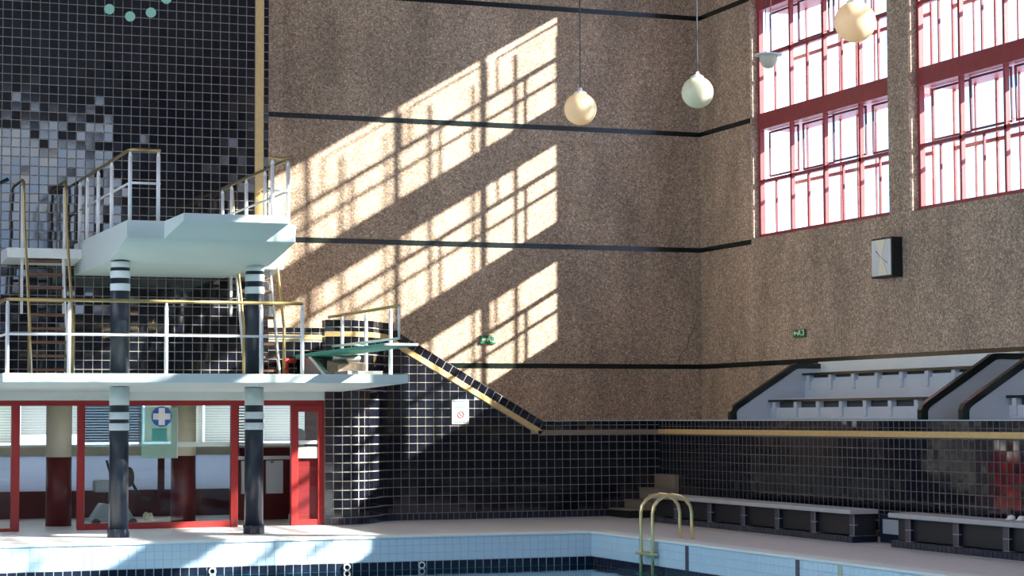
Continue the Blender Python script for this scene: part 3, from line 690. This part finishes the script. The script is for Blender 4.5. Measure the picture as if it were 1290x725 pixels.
# ------------------------------------------------------------------ right side: steps, benches
cs = thing('corner_steps', 'small flight of brown stone steps in the corner by the bench', 'steps', (15.7, 34.6, 0))
for x0, z0, z1 in ((15.18, 0, .15), (15.47, .15, .30), (15.76, .30, .50), (16.06, .50, .74)):
    s_ = MB().box(x0, XD-.01, 34.15, YT-.01, z0, z1-.02).build('step', 'stone' if z0 else 'dark_panel', cs, bevel=.004)
    MB().box(x0-.015, XD-.01, 34.13, YT-.01, z1-.025, z1).build('nosing', 'stone', s_, bevel=.004)
def bench(label, ya, yb, piers):
    o = thing('bench', label, 'bench', (15.3, (ya+yb)/2, 0), 'slab benches along the tiled side wall')
    MB().box(14.97, 15.42, yb, ya, .395, .46).build('seat', 'bench_grey', o, bevel=.012)
    MB().box(15.12, 15.40, yb+.05, ya-.02, .10, .395).build('recess_panel', 'dark_panel', o)
    pl = MB().box(15.02, 15.42, yb+.03, ya, 0, .09).build('plinth', 'navy_tile', o)
    tiles(pl, (15.02, ya, 0), (0, -1, 0), (0, 0, 1), (-1, 0, 0), [[(0, 0), (ya-yb-.03, 0), (ya-yb-.03, .09), (0, .09)]], .105, .09, .008, .006, 'navy_tile', 'bp', tilt=.2)
    for y in piers:
        pr = MB().box(15.06, 15.40, y-.06, y+.06, .09, .395).build('pier', 'grout', o)
        tiles(pr, (15.06, y+.06, 0), (0, -1, 0), (0, 0, 1), (-1, 0, 0), [[(0, .09), (.12, .09), (.12, .395), (0, .395)]], .12, .1525, .010, .006, 'mauve_tile', 'pr', t0=.09, tilt=.2)
        tiles(pr, (15.06, y-.06, 0), (1, 0, 0), (0, 0, 1), (0, -1, 0), [[(0, .09), (.34, .09), (.34, .395), (0, .395)]], .17, .1525, .010, .006, 'navy_tile', 'pe', t0=.09, tilt=.2)
    return o
bench('grey slab bench on dark tiled piers running from the corner steps to the gap', 32.9, 26.13, [32.0, 30.74, 29.58, 28.46, 27.36, 26.25])
bench('grey slab bench on dark tiled piers at the right edge, past the gap', 25.13, 12, [24.78, 23.62, 22.5, 21.3, 20.1, 18.9, 17.7, 16.5])
gp = thing('wall_box', 'low tiled box with a pale grey hatch between the two benches', 'box', (15.8, 25.7, 0))
MB().box(15.42, XD-.01, 25.2, 26.1, 0, .40).build('body', 'navy_tile', gp, bevel=.01)
MB().box(15.405, 15.42, 25.35, 26.0, .13, .33).build('hatch', 'apparatus_grey', gp, bevel=.004)
for i, (a_, b_) in enumerate(((22.68, 'left'), (22.46, 'right'))):
    sh = thing('slipper', 'white slipper on the near bench, %s of the pair' % b_, 'slipper', (15.25, a_, .46), 'white slippers on the bench')
    MB().lathe([(.02, 0), (.055, .004), (.06, .012), (.05, .02), (.01, .022)], 15.25, a_, .46, 14).build('sole', 'sign_white', sh, smooth=True)
    MB().lathe([(.052, .012), (.05, .04), (.03, .058), (.006, .062)], 15.27, a_, .46, 14).build('upper', 'sign_white', sh, smooth=True)

# ------------------------------------------------------------------ tribune on the side gallery
def parapet(root, y, th=.10):
    prof = [(XD+.02, 1.70), (XD+.04, 1.90), (17.38, 2.57), (17.98, 2.57), (17.98, 1.35), (XD+.02, 1.35)]
    p_ = MB().prism(prof[::-1], 1, y-th, y).build('parapet', 'tribune_white', root)
    top = [(XD-.01, 1.70), (XD-.01, 1.84), (XD+.03, 1.915), (XD+.10, 1.965), (17.34, 2.635), (17.42, 2.65), (17.99, 2.65)]
    inn = [(XD+.10, 1.70), (XD+.10, 1.82), (XD+.12, 1.86), (XD+.17, 1.90), (17.40, 2.555), (17.46, 2.565), (17.99, 2.565)]
    mb = MB()
    for i in range(len(top)-1): mb.prism([top[i], inn[i], inn[i+1], top[i+1]], 1, y-th-.015, y+.015)
    mb.build('coping', 'stripe_tile', p_)
def tribune(label, ya, yb):
    o = thing('tribune', label, 'stand', (17, yb, 1.35), 'white spectator stands on the gallery')
    MB().prism([(XD+.10, 1.35), (16.95, 1.35), (16.95, 1.72), (XD+.10, 1.69)][::-1], 1, yb, ya).build('riser', 'tribune_white', o)
    MB().box(16.99, 17.25, yb, ya, 1.50, 1.90).build('riser', 'tribune_white', o)
    MB().box(17.25, 17.98, yb, ya, 1.35, 2.02).build('riser', 'tribune_white', o)
    MB().box(17.60, 17.98, yb, ya, 2.0, 2.40).build('riser', 'tribune_white', o)
    MB().box(17.86, 17.98, yb, ya, 2.40, 2.68).build('back_rail', 'white_paint', o, bevel=.01)
    for (xl, z, yoff) in ((16.85, 2.0, .35), (17.50, 2.45, .0)):
        s_ = MB().box(xl, xl+.36, yb, ya-.1-yoff*0, z+.0, z+.045).build('seat', 'tribune_white', o, bevel=.006)
        MB().box(xl-.004, xl, yb, ya-.1, z-.004, z+.035).build('edge', 'stripe_tile', s_)  # black line painted for the thin shadow along the seat front
        y = ya-.25
        while y > yb+.1:
            MB().box(xl+.02, xl+.12, y-.05, y+.05, z-.11, z).prism([(xl+.03, z-.24), (xl+.12, z-.28), (xl+.12, z-.11), (xl+.02, z-.11)], 1, y-.035, y+.035).build('bracket', 'tribune_white', o, bevel=.006)
            y -= .745
        MB().box(xl+.13, xl+.36, yb, ya, z-.10, z).build('recess', 'recess_shade', o)  # dark block: the shade under the seat put into the colour
        MB().box(xl+.06, xl+.14, yb, ya, z-.40, z-.10).build('front', 'tribune_white', o)
    parapet(o, ya, .08); parapet(o, yb, .08)
    return o
tribune('white two-row spectator stand at the corner end of the gallery', 32.2, 26.25)
tribune('white spectator stand at the right edge of the picture, past the stair aisle', 25.2, 14.0)

# ------------------------------------------------------------------ pool ladder
ld = thing('pool_ladder', 'brass pool ladder with two hooped handrails', 'ladder', (13.0, 28.2, 0))
for yy in (28.32, 27.92):
    pts = [(12.78, yy, -1.1), (12.78, yy, .30)]
    for k in range(0, 9):
        a_ = math.pi-k*math.pi/8; pts.append((13.09+.31*math.cos(a_), yy, .38+.26*math.sin(a_)))
    pts += [(13.40, yy, .2), (13.42, yy, 0)]
    MB().tube(pts, .026, 10).build('handrail', 'pool_brass', ld, smooth=True)
for z in (-.20, -.50, -.80): MB().box(12.70, 12.84, 27.88, 28.36, z-.02, z+.015).build('tread', 'pool_brass', ld, bevel=.005)
MB().box(12.80, 12.88, 27.95, 28.3, -.18, -.02).build('wall_plate', 'light_grout', ld, bevel=.01)

# ------------------------------------------------------------------ pendant lamps
def globe(x, y, z, r, m, label):
    o = thing('globe_pendant', label, 'lamp', (x, y, z), 'globe pendant lamps')
    prof = [(max(.012, r*math.sin(a*math.pi/24)), -r*math.cos(a*math.pi/24)) for a in range(0, 23)]
    MB().lathe(prof, x, y, z, 40).build('globe', m, o, smooth=True)
    MB().lathe([(r*.38, r*.90), (r*.42, r*.97), (r*.30, r*1.06), (r*.14, r*1.14), (r*.10, r*1.3), (.01, r*1.32)], x, y, z, 24).build('gallery_cap', 'sign_white', o, smooth=True)
    MB().tube([(x, y, z+r*1.3), (x, y, HC)], .009, 6).build('cord', 'cord_grey', o)
globe(11.62, 27.73, 6.11, .23, 'opal_backlit', 'globe pendant with backlit amber painted in, leftmost of the three, against the sunlit end wall')
globe(11.97, 24.66, 5.92, .205, 'opal_pale', 'globe pendant, pale greenish with its shade painted in, hanging in front of the wall corner')
globe(11.72, 20.21, 6.04, .225, 'opal_backlit', 'globe pendant, backlit warmth painted in, in front of the tall window')
lx, ly, lz = 15.5, 29.4, 7.34
bl = thing('bowl_pendant', 'small bowl lamp with a flat disc on twin rods before the window', 'lamp', (lx, ly, lz))
MB().lathe([(.01, -.18), (.06, -.17), (.11, -.125), (.137, -.055), (.14, .02)], lx, ly, lz).build('bowl', 'opal_pale', bl, smooth=True)
MB().lathe([(.14, .02), (.22, .022), (.22, .04), (.05, .05)], lx, ly, lz).build('disc', 'ring_white', bl, smooth=True)
for dx in (-.04, .05): MB().tube([(lx+dx, ly, lz+.05), (lx+dx, ly, HC)], .007, 6).build('rod', 'cord_grey', bl)

# ------------------------------------------------------------------ clocks and signs
ck = thing('wall_clock', 'square black-cased clock with a pale bow-tie patterned face on the side wall', 'clock', (XR-.15, 30.2, 4.3))
MB().box(17.80, 18.0, 29.64, 30.28, 3.98, 4.62).build('case', 'rubber_black', ck, bevel=.01)
MB().box(17.79, 17.80, 29.66, 30.25, 4.01, 4.59).build('dial', 'dial', ck)
MB().prism([(30.12, 4.585), (29.80, 4.585), (29.93, 4.33), (29.75, 4.02), (30.05, 4.02), (29.99, 4.30)], 0, 17.784, 17.79).build('dial_pattern', 'dial_cream', ck)
MB().prism([(29.96, 4.31), (29.98, 4.33), (30.10, 4.42), (30.11, 4.40)], 0, 17.778, 17.784).prism([(29.96, 4.31), (29.94, 4.30), (29.76, 4.20), (29.77, 4.22)], 0, 17.778, 17.784).build('hands', 'sign_grey', ck)
dc = thing('dot_clock', 'clock of mint round hour discs fixed on the black tiled wall', 'clock', (6.58, YT, 9.1))
for k in range(12):
    a_ = k*math.pi/6+R(1); x = 6.60+.69*math.sin(a_); z = 9.09+.69*math.cos(a_)
    MB().prism([(x+.084*math.cos(b*math.pi/14), z+.084*math.sin(b*math.pi/14)) for b in range(28)], 1, YT-.035, YT-.01).build('hour_disc', 'mint', dc)
sg = thing('safety_sign', 'white notice board with a red prohibition ring on black tiles', 'sign', (12.375, YT, 1.85))
MB().box(12.215, 12.53, YT-.025, YT-.01, 1.64, 2.07).build('board', 'board_white', sg, bevel=.002)
rg = MB(); cxx, czz = 12.38, 1.805
rg.tube([(cxx+.055*math.cos(k*math.pi/10), YT-.027, czz+.055*math.sin(k*math.pi/10)) for k in range(21)], .007, 6)
rg.tube([(cxx-.038, YT-.027, czz+.038), (cxx+.038, YT-.027, czz-.038)], .006, 6); rg.build('prohibition_ring', 'sign_red', sg)
MB().tube([(cxx-.02, YT-.027, czz+.01), (cxx+.02, YT-.027, czz-.01)], .008, 6).build('figure', 'sign_grey', sg)
ln = MB()
for z, x0, x1 in ((2.035, 12.25, 12.44), (1.985, 12.31, 12.43), (1.94, 12.28, 12.45), (1.915, 12.25, 12.46), (1.70, 12.26, 12.46), (1.675, 12.25, 12.46)): ln.box(x0, x1, YT-.028, YT-.025, z-.006, z+.006)
ln.build('text_lines', 'text_grey', sg)
MB().box(12.25, 12.45, YT-.027, YT-.0255, 1.92, 2.05).build('header', 'apparatus_grey', sg)
def exit_sign(label, O, S, T, N, w_, h_):
    O, S, T, N = map(Vector, (O, S, T, N)); o = thing('exit_sign', label, 'sign', O, 'green exit signs')
    def slab(poly, n0, n1, name, m):
        k = len(poly); v = [O+S*p[0]*w_+T*p[1]*h_+N*n for n in (n0, n1) for p in poly]
        MB().add(v, [tuple(range(k, 2*k)), tuple(range(k))[::-1]]+[(i, (i+1) % k, k+(i+1) % k, k+i) for i in range(k)]).build(name, m, o)
    slab([(-.5, -.5), (.5, -.5), (.5, .5), (-.5, .5)], 0, .04, 'box', 'sign_green')
    slab([(-.48, -.30), (.48, -.30), (.48, .46), (-.48, .46)], .04, .043, 'panel', 'sign_green')
    slab([(-.44, .05), (-.32, .38), (-.32, .18), (-.16, .18), (-.16, -.08), (-.32, -.08), (-.32, -.28)], .043, .048, 'arrow', 'sign_pale')
    slab([(-.08, -.25), (-.02, -.25), (.06, 0), (.14, -.25), (.20, -.25), (.12, .08), (.10, .25), (.16, .36), (.08, .44), (.0, .36), (.0, .2), (-.1, .1)], .043, .048, 'running_figure', 'sign_pale')
    slab([(.24, -.28), (.46, -.28), (.46, .42), (.24, .42), (.24, .34), (.38, .34), (.38, -.2), (.24, -.2)], .043, .048, 'doorway', 'sign_pale')
exit_sign('green exit sign with pale pictograms on the sunlit end wall', (13.62, YB-.001, 3.19), (1, 0, 0), (0, 0, 1), (0, -1, 0), .30, .15)
exit_sign('small green exit sign with pale pictograms on the side wall', (XR-.001, 33.05, 3.20), (0, -1, 0), (0, 0, 1), (-1, 0, 0), .42, .14)
p0 = at(778, 198, YB-.05); p1 = at(793, 199, YB-.05)
wl_ = MB().tube([(p0.x, YB, p0.z+.10), (p0.x, YB-.05, p0.z), (p1.x, YB-.05, p1.z), (p1.x, YB, p1.z+.10)], .012, 6)
ck_ = MB(); ck_.tube([at(*q, YB-.001) for q in ((875, 412), (868, 425), (866, 438), (857, 446), (854, 457))], .007, 4); ck_.build('crack', 'dark_panel', wall_back)
tag(wl_.build('wall_bracket', 'steel'), 'small bent wire bracket on the end wall under the second stripe', 'bracket')

for o in C.objects:
    if '_o' in o: del o['_o']
